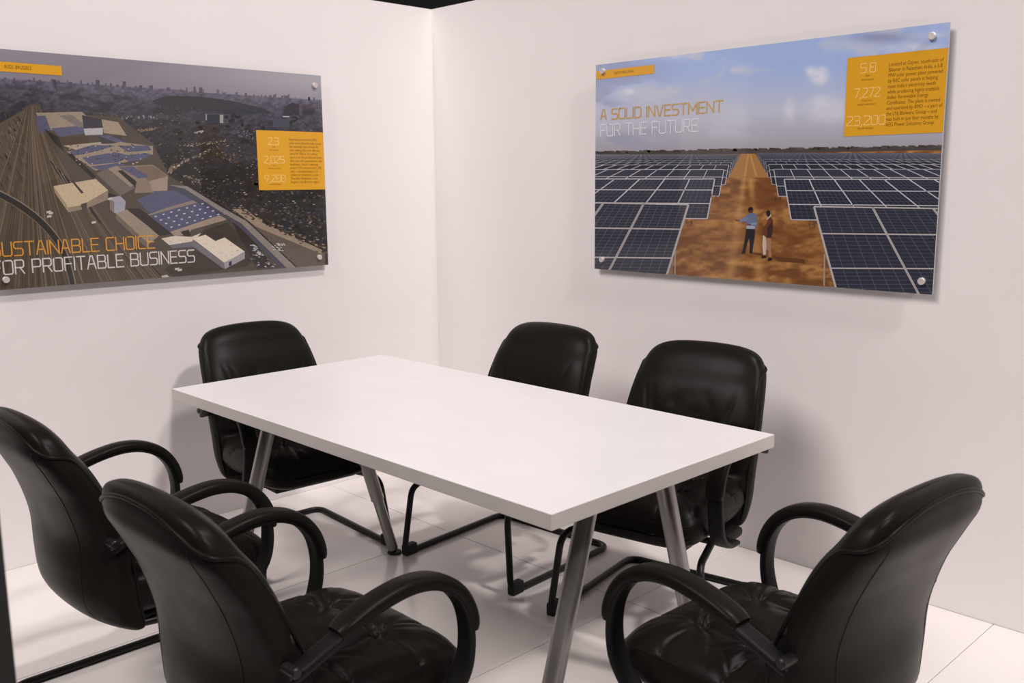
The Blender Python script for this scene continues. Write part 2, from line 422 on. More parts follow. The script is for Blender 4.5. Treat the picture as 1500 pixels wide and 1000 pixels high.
CHAIRS = [  # x, y, heading of the sitter (deg, 0 = +x), label
    (0.590, -1.303, -3, 'black leather chair at the table end by the aerial city picture'),
    (1.283, -0.738, -86, 'black leather chair on the solar picture side of the table, nearer the room corner'),
    (2.053, -0.691, -80, 'black leather chair on the solar picture side of the table, farther from the corner'),
    (1.301, -2.229, 90.5, 'black leather chair on the entrance side of the table, nearer the aerial city picture'),
    (2.196, -2.252, 91, 'black leather chair on the entrance side of the table, farther from the aerial picture'),
    (2.948, -1.461, 176, 'black leather chair alone at the table end opposite the aerial city picture')]
proto = build_chair()
for i, (x, y, a, lab) in enumerate(CHAIRS):
    c = proto if i == 0 else copy_tree(proto)
    c.location = (x, y, 0); c.rotation_euler = (0, 0, math.radians(a-90))
    tag(c, lab, 'chair', 'black leather chairs around the meeting table')

# ------------------------------------------------------------------ wall pictures
PD = 0.034                      # front of the panel stands this far off the wall
PZ0, PZ1 = 1.120, 2.014
def rays(px, py):
    px = np.asarray(px, float); py = np.asarray(py, float)
    return (AX_F[:, None]+AX_R[:, None]*((px-750)/FPX)+AX_U[:, None]*(-(py-500)/FPX))
class Sheet:
    """flat print of a wall picture: local x to the right, z up, layers stacked by hundredths of a millimetre"""
    def __init__(s, side, root, w, h):
        s.side, s.root, s.w, s.h = side, root, w, h
        s.V, s.F, s.C = [], [], []; s.off = 2e-6; s.k = 4; s.n = 0
    def loc(s, px, py):
        d = rays(np.atleast_1d(px), np.atleast_1d(py))
        if s.side == 'L':
            t = (PD-CAM[0])/d[0]; return (CAM[1]+t*d[1])-L_Y0, (CAM[2]+t*d[2])-PZ0
        t = (-PD-CAM[1])/d[1]; return (CAM[0]+t*d[0])-R_X0, (CAM[2]+t*d[2])-PZ0
    def px(s, x, z):
        x = np.asarray(x, float); z = np.asarray(z, float)
        P = np.array([np.full_like(x, PD), L_Y0+x, PZ0+z]) if s.side == 'L' else np.array([R_X0+x, np.full_like(x, -PD), PZ0+z])
        q = P-CAM[:, None]; a, b_, c = AX_R@q, AX_U@q, AX_F@q
        return 750+FPX*a/c, 500-FPX*b_/c
    def clip(s, P):
        for ax, lim, sg in ((0, 0, 1), (0, s.w, -1), (1, 0, 1), (1, s.h, -1)):
            out = []
            for i in range(len(P)):
                a, c = P[i], P[(i+1) % len(P)]; da, dc = sg*(a[ax]-lim), sg*(c[ax]-lim)
                if da >= 0: out.append(a)
                if (da >= 0) != (dc >= 0):
                    t = da/(da-dc); out.append((a[0]+t*(c[0]-a[0]), a[1]+t*(c[1]-a[1])))
            P = out
            if len(P) < 3: return []
        return P
    def poly_local(s, P, col):
        P = s.clip(P)
        if not P: return
        i = len(s.V); s.n += 1; y = -(s.off+(s.n % s.k)*1.5e-6)
        s.V += [(p[0], y, p[1]) for p in P]; s.F.append(tuple(range(i, i+len(P)))); s.C += [tuple(1.18*v for v in srgb(*col))]*len(P)
    def poly(s, pts, col):
        x, z = s.loc([p[0] for p in pts], [p[1] for p in pts]); s.poly_local(list(zip(x, z)), col)
    def line(s, pts, width, col):
        for a, c in zip(pts[:-1], pts[1:]):
            dx, dy = c[0]-a[0], c[1]-a[1]; L = math.hypot(dx, dy) or 1; nx, ny = -dy/L*width/2, dx/L*width/2
            s.poly([(a[0]+nx, a[1]+ny), (c[0]+nx, c[1]+ny), (c[0]-nx, c[1]-ny), (a[0]-nx, a[1]-ny)], col)
    def ell(s, c, rx, ry, col, n=12):
        s.poly([(c[0]+rx*math.cos(2*PI*k/n), c[1]+ry*math.sin(2*PI*k/n)) for k in range(n)], col)
    def up(s, k=4): s.off += s.k*1.5e-6; s.k = k
    def base(s, nx, nz, fn):
        xs, zs = np.meshgrid(np.linspace(0, s.w, nx), np.linspace(0, s.h, nz)); xs = xs.ravel(); zs = zs.ravel()
        px, py = s.px(xs, zs); col = fn(px, py, xs, zs)
        i0 = len(s.V); s.V += [(x, 0.0, z) for x, z in zip(xs, zs)]
        lin = 1.18*np.where(col/255 <= 0.04045, col/255/12.92, ((np.clip(col, 0, 255)/255+0.055)/1.055)**2.4)
        for j in range(nz-1):
            for i in range(nx-1):
                f = (i0+j*nx+i, i0+j*nx+i+1, i0+(j+1)*nx+i+1, i0+(j+1)*nx+i); s.F.append(f); s.C += [tuple(lin[k-i0]) for k in f]
    def build(s):
        o = mesh_obj('picture_print', s.V, s.F, 'print', s.root)
        ca = o.data.color_attributes.new('Col', 'FLOAT_COLOR', 'CORNER')
        arr = np.ones((len(s.C), 4), dtype=np.float32); arr[:, :3] = np.array(s.C); ca.data.foreach_set('color', arr.ravel())
        o.location = (0, -0.0001, 0); return o
def vnoise(x, y, seed=0):
    xi, yi = np.floor(x).astype(np.int64), np.floor(y).astype(np.int64); fx, fy = x-xi, y-yi
    fx = fx*fx*(3-2*fx); fy = fy*fy*(3-2*fy)
    def hsh(a, c):
        n = (a*374761393+c*668265263+seed*974634777) & 0x7fffffff
        n = ((n ^ (n >> 13))*1274126177) & 0x7fffffff
        return ((n ^ (n >> 16)) & 0xffff)/65535.0
    return (hsh(xi, yi)*(1-fx)+hsh(xi+1, yi)*fx)*(1-fy)+(hsh(xi, yi+1)*(1-fx)+hsh(xi+1, yi+1)*fx)*fy
def fbm(x, y, o=4, seed=0):
    t = 0; a = 0.5; s = 0
    for k in range(o): t = t+a*vnoise(x*2**k, y*2**k, seed+k); s += a; a *= 0.5
    return t/s
def lerp(a, c, t): t = np.clip(t, 0, 1)[..., None]; return np.array(a, float)*(1-t)+np.array(c, float)*t
def sstep(a, c, x): t = np.clip((x-a)/(c-a), 0, 1); return t*t*(3-2*t)
def mixc(A, Bc, t): t = np.clip(t, 0, 1)[:, None]; return A*(1-t)+np.array(Bc, float)*t

# thin squared lettering: strokes on a 4 x 6 grid
GL = {
 'A': (4, '0,0 1.5,6 2.5,6 4,0;.65,2.2 3.35,2.2'), 'B': (4, '0,0 0,6 3.2,6 3.8,5.4 3.8,3.7 3.2,3.1 0,3.1;3.2,3.1 4,2.4 4,.6 3.4,0 0,0'),
 'C': (3.8, '3.8,6 .6,6 0,5.4 0,.6 .6,0 3.8,0'), 'D': (4, '0,0 0,6 3.2,6 4,5.2 4,.8 3.2,0 0,0'), 'E': (3.6, '3.6,6 0,6 0,0 3.6,0;0,3.1 3.2,3.1'),
 'F': (3.5, '3.5,6 0,6 0,0;0,3 3.1,3'), 'G': (4, '4,6 .6,6 0,5.4 0,.6 .6,0 4,0 4,2.8 2.2,2.8'), 'H': (4, '0,0 0,6;4,0 4,6;0,3 4,3'), 'I': (0.1, '0,0 0,6'),
 'J': (3, '3,6 3,.6 2.4,0 0,0'), 'K': (3.8, '0,0 0,6;3.6,6 .9,3.1 3.8,0;0,3.1 .9,3.1'), 'L': (3.2, '0,6 0,0 3.2,0'), 'M': (5, '0,0 0,6 2.5,1.6 5,6 5,0'),
 'N': (4, '0,0 0,6 4,0 4,6'), 'O': (4.1, '.6,6 3.5,6 4.1,5.4 4.1,.6 3.5,0 .6,0 0,.6 0,5.4 .6,6'), 'P': (3.8, '0,0 0,6 3.2,6 3.8,5.4 3.8,3.2 3.2,2.6 0,2.6'),
 'Q': (4.1, '.6,6 3.5,6 4.1,5.4 4.1,.6 3.5,0 .6,0 0,.6 0,5.4 .6,6;2.6,1.6 4.3,-.4'), 'R': (3.9, '0,0 0,6 3.2,6 3.8,5.4 3.8,3.3 3.2,2.7 0,2.7;2.1,2.7 3.9,0'),
 'S': (3.8, '3.8,6 .6,6 0,5.4 0,3.7 .6,3.1 3.2,3.1 3.8,2.5 3.8,.6 3.2,0 0,0'), 'T': (4, '0,6 4,6;2,6 2,0'), 'U': (4, '0,6 0,.6 .6,0 3.4,0 4,.6 4,6'),
 'V': (4, '0,6 1.7,0 2.3,0 4,6'), 'W': (5.4, '0,6 1.3,0 2.7,5 4.1,0 5.4,6'), 'Y': (4, '0,6 2,3 4,6;2,3 2,0'),
 '0': (3.8, '.6,6 3.2,6 3.8,5.4 3.8,.6 3.2,0 .6,0 0,.6 0,5.4 .6,6'), '1': (1.4, '0,5 1.4,6 1.4,0'), '2': (3.8, '0,6 3.2,6 3.8,5.4 3.8,4 0,.6 0,0 3.8,0'),
 '3': (3.8, '0,6 3.2,6 3.8,5.4 3.8,3.6 3.2,3.1 .8,3.1;3.2,3.1 3.8,2.5 3.8,.6 3.2,0 0,0'), '5': (3.7, '3.7,6 0,6 0,3.3 3.1,3.3 3.7,2.7 3.7,.6 3.1,0 0,0'),
 '7': (3.8, '0,6 3.8,6 1.4,0'), '8': (3.8, '.6,3.1 .1,3.7 .1,5.4 .6,6 3.2,6 3.7,5.4 3.7,3.7 3.2,3.1 .6,3.1 0,2.5 0,.6 .6,0 3.2,0 3.8,.6 3.8,2.5 3.2,3.1'),
 '9': (3.8, '3.8,2.6 .6,2.6 0,3.2 0,5.4 .6,6 3.2,6 3.8,5.4 3.8,3 1.6,0'), ',': (0.8, '.6,.4 0,-1.2'), '.': (0.5, '.1,0 .1,.35'), ' ': (1.6, '')}
def lettering(name, text, x0, z0, hcap, mat, parent, stroke, width=None, track=1.1, depth=0.0012, align='l'):
    adv = 0; words = [[]]
    for ch in text:
        w, st = GL[ch]
        if ch == ' ': words.append([])
        for poly in [q for q in st.split(';') if q]:
            pts = [tuple(float(v) for v in p.split(',')) for p in poly.split()]
            words[-1] += [((a[0]+adv, a[1]), (c[0]+adv, c[1])) for a, c in zip(pts[:-1], pts[1:])]
        adv += w+track
    adv -= track; kz = hcap/6; kx = (width/adv) if width else kz*0.9
    off = 0 if align == 'l' else -adv*kx/2; h = stroke/2
    for segs in words:                                             # each word a part of its own
        V = []; F = []
        for a, c in segs:
            A = np.array([x0+off+a[0]*kx, z0+a[1]*kz]); Bp = np.array([x0+off+c[0]*kx, z0+c[1]*kz]); d = Bp-A; L = np.linalg.norm(d); d /= L
            A = A-d*h*0.8; Bp = Bp+d*h*0.8; n = np.array([-d[1], d[0]])*h; i = len(V)
            for p in (A+n, Bp+n, Bp-n, A-n): V.append((p[0], -depth-(i//4 % 7)*2e-6, p[1]))
            F.append((i+3, i+2, i+1, i))
        mesh_obj(name, V, F, mat, parent)
def typed(name, lines, x0, ztop, lead, size, mat, parent, maxw=None, depth=0.0012, align='LEFT'):
    cu = bpy.data.curves.new(name, 'FONT'); cu.body = '\n'.join(lines); cu.size = 1.0; cu.align_x = align
    cu.space_line = lead/size; cu.resolution_u = 2
    t = bpy.data.objects.new('tmp', cu); COL.objects.link(t)
    dg = bpy.context.evaluated_depsgraph_get(); me = bpy.data.meshes.new_from_object(t.evaluated_get(dg))
    bpy.data.objects.remove(t); bpy.data.curves.remove(cu)
    co = np.array([v.co[:] for v in me.vertices]); wid = co[:, 0].max()-co[:, 0].min()
    kx = size if not maxw else maxw/wid
    me.vertices.foreach_set('co', np.stack([x0+co[:, 0]*kx, np.full(len(co), -depth), ztop-0.72*size+co[:, 1]*size], 1).ravel()); me.update()
    me.materials.clear(); me.materials.append(M[mat]); me.name = name
    o = bpy.data.objects.new(name, me); COL.objects.link(o); o.parent = parent; return o
def picture(side, label):
    if side == 'L': root = empty('wall_picture', (PD, L_Y0, PZ0), PI/2)
    else: root = empty('wall_picture', (R_X0, -PD, PZ0), 0)
    w = PW; h = PZ1-PZ0
    tag(root, label, 'picture')
    bm_obj('panel', box((0, 0, 0), (w, 0.008, h), 0.0008, 1), 'panel_edge', root)
    return root, Sheet(side, root, w, h)
def standoffs(sh, pxs):
    for i, (a, c) in enumerate(pxs):
        if isinstance(a, str): x, z = sh.w*0.02, sh.h*0.955
        else:
            x, z = sh.loc(a, c); x = float(x[0]); z = float(z[0])
        V, F = cyl((x, -0.013, z), (x, 0.0, z), 0.0125, bev=0.0015); b_ = smooth_by_angle(recalc(mesh_obj('standoff', V, F, 'bolt', sh.root)))
        V, F = cyl((x, 0.008, z), (x, PD, z), 0.008); smooth_by_angle(recalc(mesh_obj('spacer', V, F, 'bolt', b_)))
PW = 1.516
L_Y0 = -0.7157-PW; R_X0 = 1.157
rnd = random.Random(7)
def jit(c, a): d = rnd.uniform(-a, a); return tuple(max(0, min(255, v+d)) for v in c)

# ---- picture of the solar field
rootR, S = picture('R', 'glass wall picture of solar panel rows and two men on a sandy track')
def baseR(px, py, x, z):
    yh = 224-(px-873)*0.0185
    t = (yh-py)/150.0
    n = fbm(px/70+fbm(px/50, py/30, 3, 5)*1.2, py/34, 5, 3)
    sky = lerp((154, 153, 162), (182, 186, 204), t/0.38); sky = np.where((t > 0.38)[:, None], lerp((182, 186, 204), (154, 176, 218), (t-0.38)/0.40), sky)
    sky = mixc(sky, (186, 192, 208), 0.85*sstep(0.50, 0.72, n)*sstep(0.05, 0.3, t))
    sky = mixc(sky, (140, 144, 172), 0.7*sstep(0.55, 0.40, n)*sstep(1020, 900, px)*0.8)
    sky = mixc(sky, (178, 180, 192), 0.55*np.exp(-((px-1010)/70)**2-((py-165)/30)**2))
    for (cx, cy, rx, ry, a) in ((1200, 113, 14, 12, .85), (1188, 104, 9, 7, .8), (1206, 102, 7, 6, .5), (1157, 160, 9, 18, .5), (1212, 160, 30, 20, .5), (1200, 148, 12, 8, .4), (1290, 52, 34, 8, .0), (1330, 70, 40, 7, .4), (985, 78, 30, 9, .5), (922, 134, 9, 4, .7)):
        e = np.exp(-(((px-cx)/rx)**2+((py-cy)/ry)**2)**1.5)*(0.55+0.9*fbm(px/7, py/7, 3, 9)); sky = mixc(sky, (212, 214, 224), a*e)
    sky = mixc(sky, (132, 136, 170), 0.8*np.exp(-((px-1290)/40)**2-((py-55)/8)**2))
    g = fbm(px/11, py/5, 5, 21); g2 = fbm(px/40, py/16, 3, 31)
    sand = lerp((112, 72, 38), (182, 134, 76), (g-0.25)*1.7)
    sand = mixc(sand, (98, 58, 28), 0.75*sstep(0.52, 0.68, g2))
    dd = (py-yh)
    for (k, sg) in ((0.10, -0.9), (0.10, 0.55)):
        cx = 1096+sg*0.16*dd; sand = mixc(sand, (190, 146, 88), 0.55*np.exp(-((px-cx)/(2+k*dd*0.35))**2))
    for yy, hh in ((297, 6), (345, 13), (374, 6)): sand = mixc(sand, (104, 62, 30), 0.55*np.exp(-((py-yy)/hh)**2)*(0.4+g2))
    return np.where((py < yh)[:, None], sky, sand)
S.base(260, 180, baseR); S.up()
hz = lambda x: 224-(x-873)*0.0185
S.up(20)
for k in range(170):                                               # scrub along the skyline
    x = rnd.uniform(873, 1388); w_, h_ = rnd.uniform(2, 9), rnd.uniform(0.8, 3.2)
    S.poly([(x-w_, hz(x)+1), (x-w_*0.6, hz(x)-h_), (x+w_*0.5, hz(x)-h_*0.9), (x+w_, hz(x)+1)], jit((72, 66, 58), 14))
S.poly([(872, hz(872)-0.5), (1390, hz(1390)-0.5), (1390, hz(1390)+5), (872, hz(872)+5)], (70, 66, 64)); S.up()
S.poly([(1086, 225), (1106, 225), (1130, 260), (1066, 260)], (156, 112, 64)); S.up()
S.line([(1096, 226), (1091, 258)], 3, (176, 132, 80)); S.line([(1099, 226), (1108, 258)], 3, (176, 132, 80)); S.up()
FR, PC, CELL = (178, 178, 184), (42, 44, 58), (78, 82, 98)
def row(V, tl, bl, hd, dirx, n, w, k, cells):
    """one row of tilted modules; tl/bl top and bottom inner corners, hd = fractions of the horizontal dividers"""
    def pt(i, f):   # i modules out, f down the slope
        x0 = tl[0]+(bl[0]-tl[0])*f; y0 = tl[1]+(bl[1]-tl[1])*f
        step = dirx*(36.5+13.5*f*1.25)
        y = y0+(0.35*i if dirx > 0 else -0.25*i)*f*2
        return (V[0]+(x0+step*i-V[0])*k, V[1]+(y-V[1])*k)
    S.poly([pt(0, 0), pt(n, 0), pt(n, 1), pt(0, 1)], jit(PC, 3)); S.up()
    if cells:
        for i in range(n):
            for q in range(1, 6): S.line([pt(i+q/6, 0), pt(i+q/6, 1)], 0.35*w*k, CELL)
        for a in range(len(hd)-1):
            for q in range(1, cells):
                f = hd[a]+(hd[a+1]-hd[a])*q/cells; S.line([pt(0, f), pt(n, f)], 0.3*w*k, CELL)
        S.up()
    fr = FR if k > 0.45 else (142, 144, 152) if k > 0.3 else (112, 115, 126)
    for f in hd: S.line([pt(0, f), pt(n, f)], w*k*0.8, jit(fr, 8))
    for i in range(n+1): S.line([pt(i, 0), pt(i, 1)], w*k, jit(fr, 8))
    S.up()
VL, VR = (1088.0, 221.0), (1103.0, 218.5)
for k in range(16, 1, -1):
    f = 2.0/k; n = int(10/f)+2
    row(VL, (1047, 262), (1036, 320), (0, 0.28, 0.62, 1), -1, min(n, 46), 1.7*(1 if k < 5 else 1.0), f, 4 if k < 4 else 0)
    row(VR, (1148.8, 262.5), (1159, 321.6), (0, 0.28, 0.62, 1), 1, min(n, 52), 1.7, f, 4 if k < 4 else 0)
# supports and the two front rows, drawn from their own corners
for (x, y) in ((1046, 283), (1010, 322), (1140, 288), (1190, 326)):
    S.line([(x-4, y), (x-4, y+6)], 1.2, (70, 48, 34)); S.line([(x+3, y), (x+3, y+7)], 1.2, (70, 48, 34)); S.line([(x-6, y+3), (x+5, y+3)], 1, (84, 60, 44))
S.line([(984, 370), (984, 402)], 2, (120, 100, 84)); S.line([(989, 366), (989, 402)], 1.6, (150, 140, 134)); S.line([(1208, 372), (1207, 419)], 2.2, (150, 138, 128)); S.line([(1219, 408), (1209, 408)], 1.2, (84, 60, 44)); S.up()
def front(cols, hds, cells):
    """cols: list of (top, bottom) points from inner edge outwards; hds fractions"""
    def pt(c, f):
        i = min(int(c), len(cols)-2); t = c-i; a, b_ = cols[i], cols[i+1]
        p = [a[0][q]+(a[1][q]-a[0][q])*f for q in (0, 1)]; r = [b_[0][q]+(b_[1][q]-b_[0][q])*f for q in (0, 1)]
        return (p[0]+(r[0]-p[0])*t, p[1]+(r[1]-p[1])*t)
    n = len(cols)-1
    S.poly([pt(0, 0), pt(n, 0), pt(n, 1), pt(0, 1)], PC); S.up()
    for i in range(n):
        for q in range(1, 6):
            for a in range(len(hds)-1): S.line([pt(i+q/6, hds[a]), pt(i+q/6, hds[a+1])], 0.55, (98, 102, 116))
    for a in range(len(hds)-1):
        for q in range(1, cells):
            f = hds[a]+(hds[a+1]-hds[a])*q/cells; S.line([pt(0, f), pt(n, f)], 0.45, (84, 88, 102))
            S.line([pt(0, f-0.008), pt(n, f-0.008)], 0.3, (64, 67, 80))
    S.up()
    for f in hds: S.line([pt(0, f), pt(n, f)], 2.0, jit((172, 168, 168), 6))
    for i in range(n+1): S.line([pt(i, 0), pt(i, 1)], 3.2 if i else 3.0, jit((168, 164, 164), 6))
    S.up()
    for i in range(1, n): S.line([pt(i, 0), pt(i, 1)], 0.5, (110, 108, 110))
    S.up()
front([((1008.5, 299.5), (971.5, 420)), ((943, 298), (880, 420)), ((884, 297), (797, 419)), ((826, 296), (716, 418))], (0, 0.300, 0.650, 1.0), 9)
front([((1192.5, 302.5), (1231, 446)), ((1278.4, 303.9), (1354, 446)), ((1367, 305.2), (1476, 446)), ((1455, 306.5), (1600, 446))], (0, 0.275, 0.628, 1.0), 9)
# two men on the track
Z = lambda pts: [(1040+a/8.336, 280+c/8.336) for a, c in pts]
S.poly(Z([(520, 745), (640, 760), (640, 790), (520, 765)]), (92, 56, 30)); S.poly(Z([(760, 790), (1160, 830), (1160, 880), (830, 860)]), (92, 54, 30)); S.up()
S.poly(Z([(445, 455), (552, 460), (546, 560), (520, 722), (486, 725), (484, 570), (470, 590), (434, 725), (395, 735), (424, 600)]), (36, 34, 40))
S.poly(Z([(640, 540), (690, 545), (690, 720), (715, 720), (715, 800), (755, 805), (745, 690), (748, 560), (690, 530)]), (150, 112, 82))
S.poly(Z([(648, 540), (684, 545), (690, 680), (682, 775), (650, 775), (642, 660)]), (188, 172, 156)); S.up()
S.poly(Z([(438, 295), (480, 272), (528, 266), (566, 282), (582, 315), (574, 405), (550, 462), (440, 458), (446, 380)]), (96, 106, 136))
S.poly(Z([(440, 305), (364, 350), (360, 374), (446, 368), (470, 330)]), (106, 118, 148)); S.poly(Z([(362, 348), (300, 345), (312, 364), (360, 372)]), (112, 66, 40)); S.up()
S.poly(Z([(445, 420), (550, 425), (548, 460), (442, 456)]), (150, 156, 172)); S.poly(Z([(460, 395), (575, 380), (572, 408), (500, 412), (450, 410)]), (124, 136, 164)); S.up()
S.poly(Z([(450, 394), (502, 398), (500, 414), (448, 410)]), (112, 66, 40))
S.poly(Z([(640, 400), (668, 345), (700, 325), (738, 305), (770, 350), (764, 480), (750, 575), (690, 572), (652, 530), (650, 460)]), (96, 54, 34)); S.up()
S.poly(Z([(640, 380), (690, 330), (716, 330), (690, 400), (650, 440)]), (138, 88, 48)); S.poly(Z([(700, 440), (768, 360), (764, 480), (752, 572), (700, 560)]), (58, 36, 30)); S.up()
S.ell((1040+500/8.336, 280+232/8.336), 3.6, 4.8, (84, 50, 34)); S.ell((1040+712/8.336, 280+270/8.336), 3.4, 4.6, (60, 38, 30)); S.up()
S.poly(Z([(466, 215), (490, 190), (520, 196), (530, 225), (500, 232), (485, 250), (470, 245)]), (24, 20, 22)); S.poly(Z([(690, 245), (715, 232), (738, 250), (738, 290), (715, 300)]), (30, 24, 24)); S.up()
S.line(Z([(690, 345), (736, 310), (742, 285)]), 1.2, (190, 186, 186))
for p in ([(390, 735), (436, 728), (432, 755), (382, 765)], [(484, 725), (520, 722), (516, 762), (488, 760)], [(640, 788), (690, 790), (686, 812), (626, 818)], [(716, 812), (764, 815), (752, 845), (702, 852)]): S.poly(Z(p), (28, 22, 22))
S.build()
def yellow(sh, name, pts):
    x, z = sh.loc([p[0] for p in pts], [p[1] for p in pts]); x0, x1, z0, z1 = (x[0]+x[3])/2, (x[1]+x[2])/2, (z[2]+z[3])/2, (z[0]+z[1])/2
    x0 = max(x0, 0.0); x1 = min(x1, sh.w)
    y = -0.0010
    o = mesh_obj(name, [(x0, y, z0), (x1, y, z0), (x1, y, z1), (x0, y, z1)], [(0, 1, 2, 3)], 'ink_yellow', sh.root)
    return o, x0, x1, z0, z1
def head(sh, name, text, a, c, htop, mat, stroke, x0=None):
    (xa, xc), (za, zc) = sh.loc([a[0], c[0]], [a[1], c[1]]); _, zt = sh.loc(a[0], htop)
    if x0 is not None: xa = x0
    z0 = (za+zc)/2 if x0 is None else zc
    hc = float(zt[0])-za if x0 is None else htop
    return lettering(name, text, xa, z0, hc, mat, sh.root, stroke, width=xc-xa, depth=0.0012)
head(S, 'heading_word', 'A SOLID INVESTMENT', (880, 174.6), (1058.5, 164.8), 159.9, 'ink_gold', 0.0048)
head(S, 'heading_word', 'FOR THE FUTURE', (880, 199.6), (1022.5, 192.2), 183.0, 'ink_pale', 0.0048)
t_, x0, x1, z0, z1 = yellow(S, 'tag_box', [(873.5, 104), (958.5, 95), (958.5, 107.8), (873.5, 116.5)])
typed('tag_lettering', ['RAJASTHAN, INDIA'], x0+(x1-x0)*0.32, z1-0.010, 0.02, 0.017, 'ink_brown', t_, (x1-x0)*0.34, 0.0012)
t_, x0, x1, z0, z1 = yellow(S, 'info_box', [(1240, 84.5), (1387.5, 70.8), (1383, 194.8), (1238, 198.8)])
bw, bh = x1-x0, z1-z0
def info(t_, x0, z1, bw, bh, nums, lines, nx, ns, tx, tw, lead0, lead, nh):
    for (num, caps, f, wd) in nums:
        lettering('number_lettering', num, x0+bw*nx, z1-bh*f, nh*bh, 'ink_number', t_, bw*0.0085, width=bw*wd, depth=0.0012, align='c', track=1.0)
        if caps: typed('unit_lettering', caps, x0+bw*nx, z1-bh*(f+0.030), 0.013, bh*0.032, 'ink_brown', t_, bw*0.028*max(len(c) for c in caps)*0.5, 0.0012, 'CENTER')
    typed('body_lettering', lines, x0+bw*tx, z1-bh*lead0, bh*lead, bh*lead*0.98, 'ink_brown', t_, bw*tw, 0.0012)
info(t_, x0, z1, bw, bh, [('5.8', ['MW', 'INSTALLED'], 0.205, 0.155), ('7,272', ['TONS CO2', 'SAVED ANNUALLY'], 0.515, 0.265), ('23,200', ['SOLAR PANELS'], 0.865, 0.40)],
     ['Located at Gajner, south-east of', 'Bikaner in Rajasthan, India, a 5.8', 'MW solar power plant powered', 'by REC solar panels is helping', "meet India's electricity needs", 'while producing highly tradable',
      'Indian Renewable Energy', 'Certificates. The plant is owned', 'and operated by BMD \u2013 a part of', 'the LNJ Bhilwara Group \u2013 and', 'was built in just four months by', 'AEG Power Solutions Group.'],
     0.225, 0, 0.435, 0.545, 0.105, 0.0675, 0.115)
standoffs(S, [(884, 104.5), (1366.5, 53), (1351, 411.5), (883, 380)])

# ---- aerial picture of the works
rootL, S = picture('L', 'glass wall picture of an aerial city view with railway and factory roofs')
hy = lambda x: 115+x*0.0665
def baseL(px, py, x, z):
    t = py-(115+px*0.0665)
    n = fbm(px/26, py/9, 5, 41); nf = fbm(px/5, py/2.6, 4, 51); n3 = fbm(px/60, py/25, 3, 61)
    sky = lerp((134, 131, 140), (124, 120, 131), (py-75)/45); sky = mixc(sky, (158, 158, 164), sstep(150, 480, px)*sstep(20, -30, t)*0.9)
    city = lerp((92, 88, 102), (70, 68, 78), t/26); city = np.where((t > 26)[:, None], lerp((70, 68, 78), (50, 48, 50), (t-26)/40), city)
    city = mixc(city, (44, 42, 42), sstep(70, 140, t)*0.8)
    city = city*(0.62+0.76*nf)[:, None]
    city = mixc(city, (46, 45, 50), 0.75*sstep(0.52, 0.66, n)*sstep(4, 20, t))
    city = mixc(city, (36, 34, 33), 0.7*sstep(0.5, 0.62, n3)*sstep(40, 80, t)*sstep(180, 300, px))
    return np.where((t < 0)[:, None], sky, city)
S.base(260, 180, baseL); S.up()
S.up(12)
for k in range(60):
    x = rnd.uniform(-40, 478); w_ = rnd.uniform(1, 4); h_ = rnd.uniform(1, 5)
    S.poly([(x, hy(x)+2), (x, hy(x)-h_), (x+w_, hy(x)-h_), (x+w_, hy(x)+2)], jit((86, 82, 96), 6))
for (x, y, w_, h_) in ((143, 122, 6, 9), (182, 123, 5, 8), (172, 124, 4, 4), (206, 126, 5, 5), (222, 128, 4, 7), (285, 132, 3, 9), (294, 132, 5, 8), (360, 138, 3, 6), (421, 142, 3, 6), (103, 120, 5, 4)):
    S.poly([(x-w_/2, y+4), (x-w_/2, y-h_+4), (x+w_/2, y-h_+4), (x+w_/2, y+4)], (80, 76, 88))
S.up(12)
S.poly([(77, 117), (82, 117), (85, 134), (82, 134)], (70, 66, 76)); S.up()
S.poly([(222, 148), (245, 140), (290, 141), (335, 147), (385, 158), (400, 166), (340, 168), (262, 160), (238, 158)], (54, 52, 58))
S.poly([(415, 170), (416, 157), (428, 150), (438, 153), (438, 168)], (52, 50, 58)); S.poly([(438, 168), (438, 153), (443, 156), (443, 170)], (78, 74, 82)); S.up(30)
# houses, trees and glints scattered over the town, smaller with distance
for k in range(7500):
    x = rnd.uniform(-45, 482); u = rnd.random()**1.35; y = hy(x)+5+u*270
    if y > 425 or (x < 110+0.5*(y-150) and y > 165 and x < 300) : continue
    sz = 0.5+1.7*((y-hy(x))/160)
    r_ = rnd.random(); dens = fbm(np.array([x/30]), np.array([y/14]), 2, 91)[0]
    if r_ < 0.06+0.12*(dens > 0.47): c = jit((140, 128, 114), 26)
    elif r_ < 0.34: c = jit((88, 84, 86), 16)
    elif r_ < 0.40: c = jit((106, 78, 58), 14)
    elif r_ < 0.66: c = jit((42, 40, 40), 7)
    else: c = jit((60, 55, 50), 9)
    f_ = max(0.0, 1-(y-hy(x))/45.0); c = tuple(v*(1-0.72*f_)+h_*0.72*f_ for v, h_ in zip(c, (84, 81, 94)))
    a = rnd.uniform(0.6, 1.8)*sz; b_ = rnd.uniform(0.4, 0.9)*sz; sk = rnd.uniform(-0.6, 0.6)*sz
    S.poly([(x, y), (x+a, y+sk*0.4), (x+a+sk, y+b_+sk*0.4), (x+sk, y+b_)], c)
    if k % 1500 == 0: S.up(30)
S.up()
S.up(30)
for k in range(900):                                               # woodland on the right
    x = rnd.uniform(225, 480); y = rnd.uniform(168, 385)
    if not (fbm(np.array([x/38]), np.array([y/22]), 2, 77)[0] > 0.5) or y > 250+0.62*(x-250): continue
    S.ell((x, y), rnd.uniform(2, 5), rnd.uniform(1.5, 3.5), jit((40, 38, 34), 9), 7)
S.up()
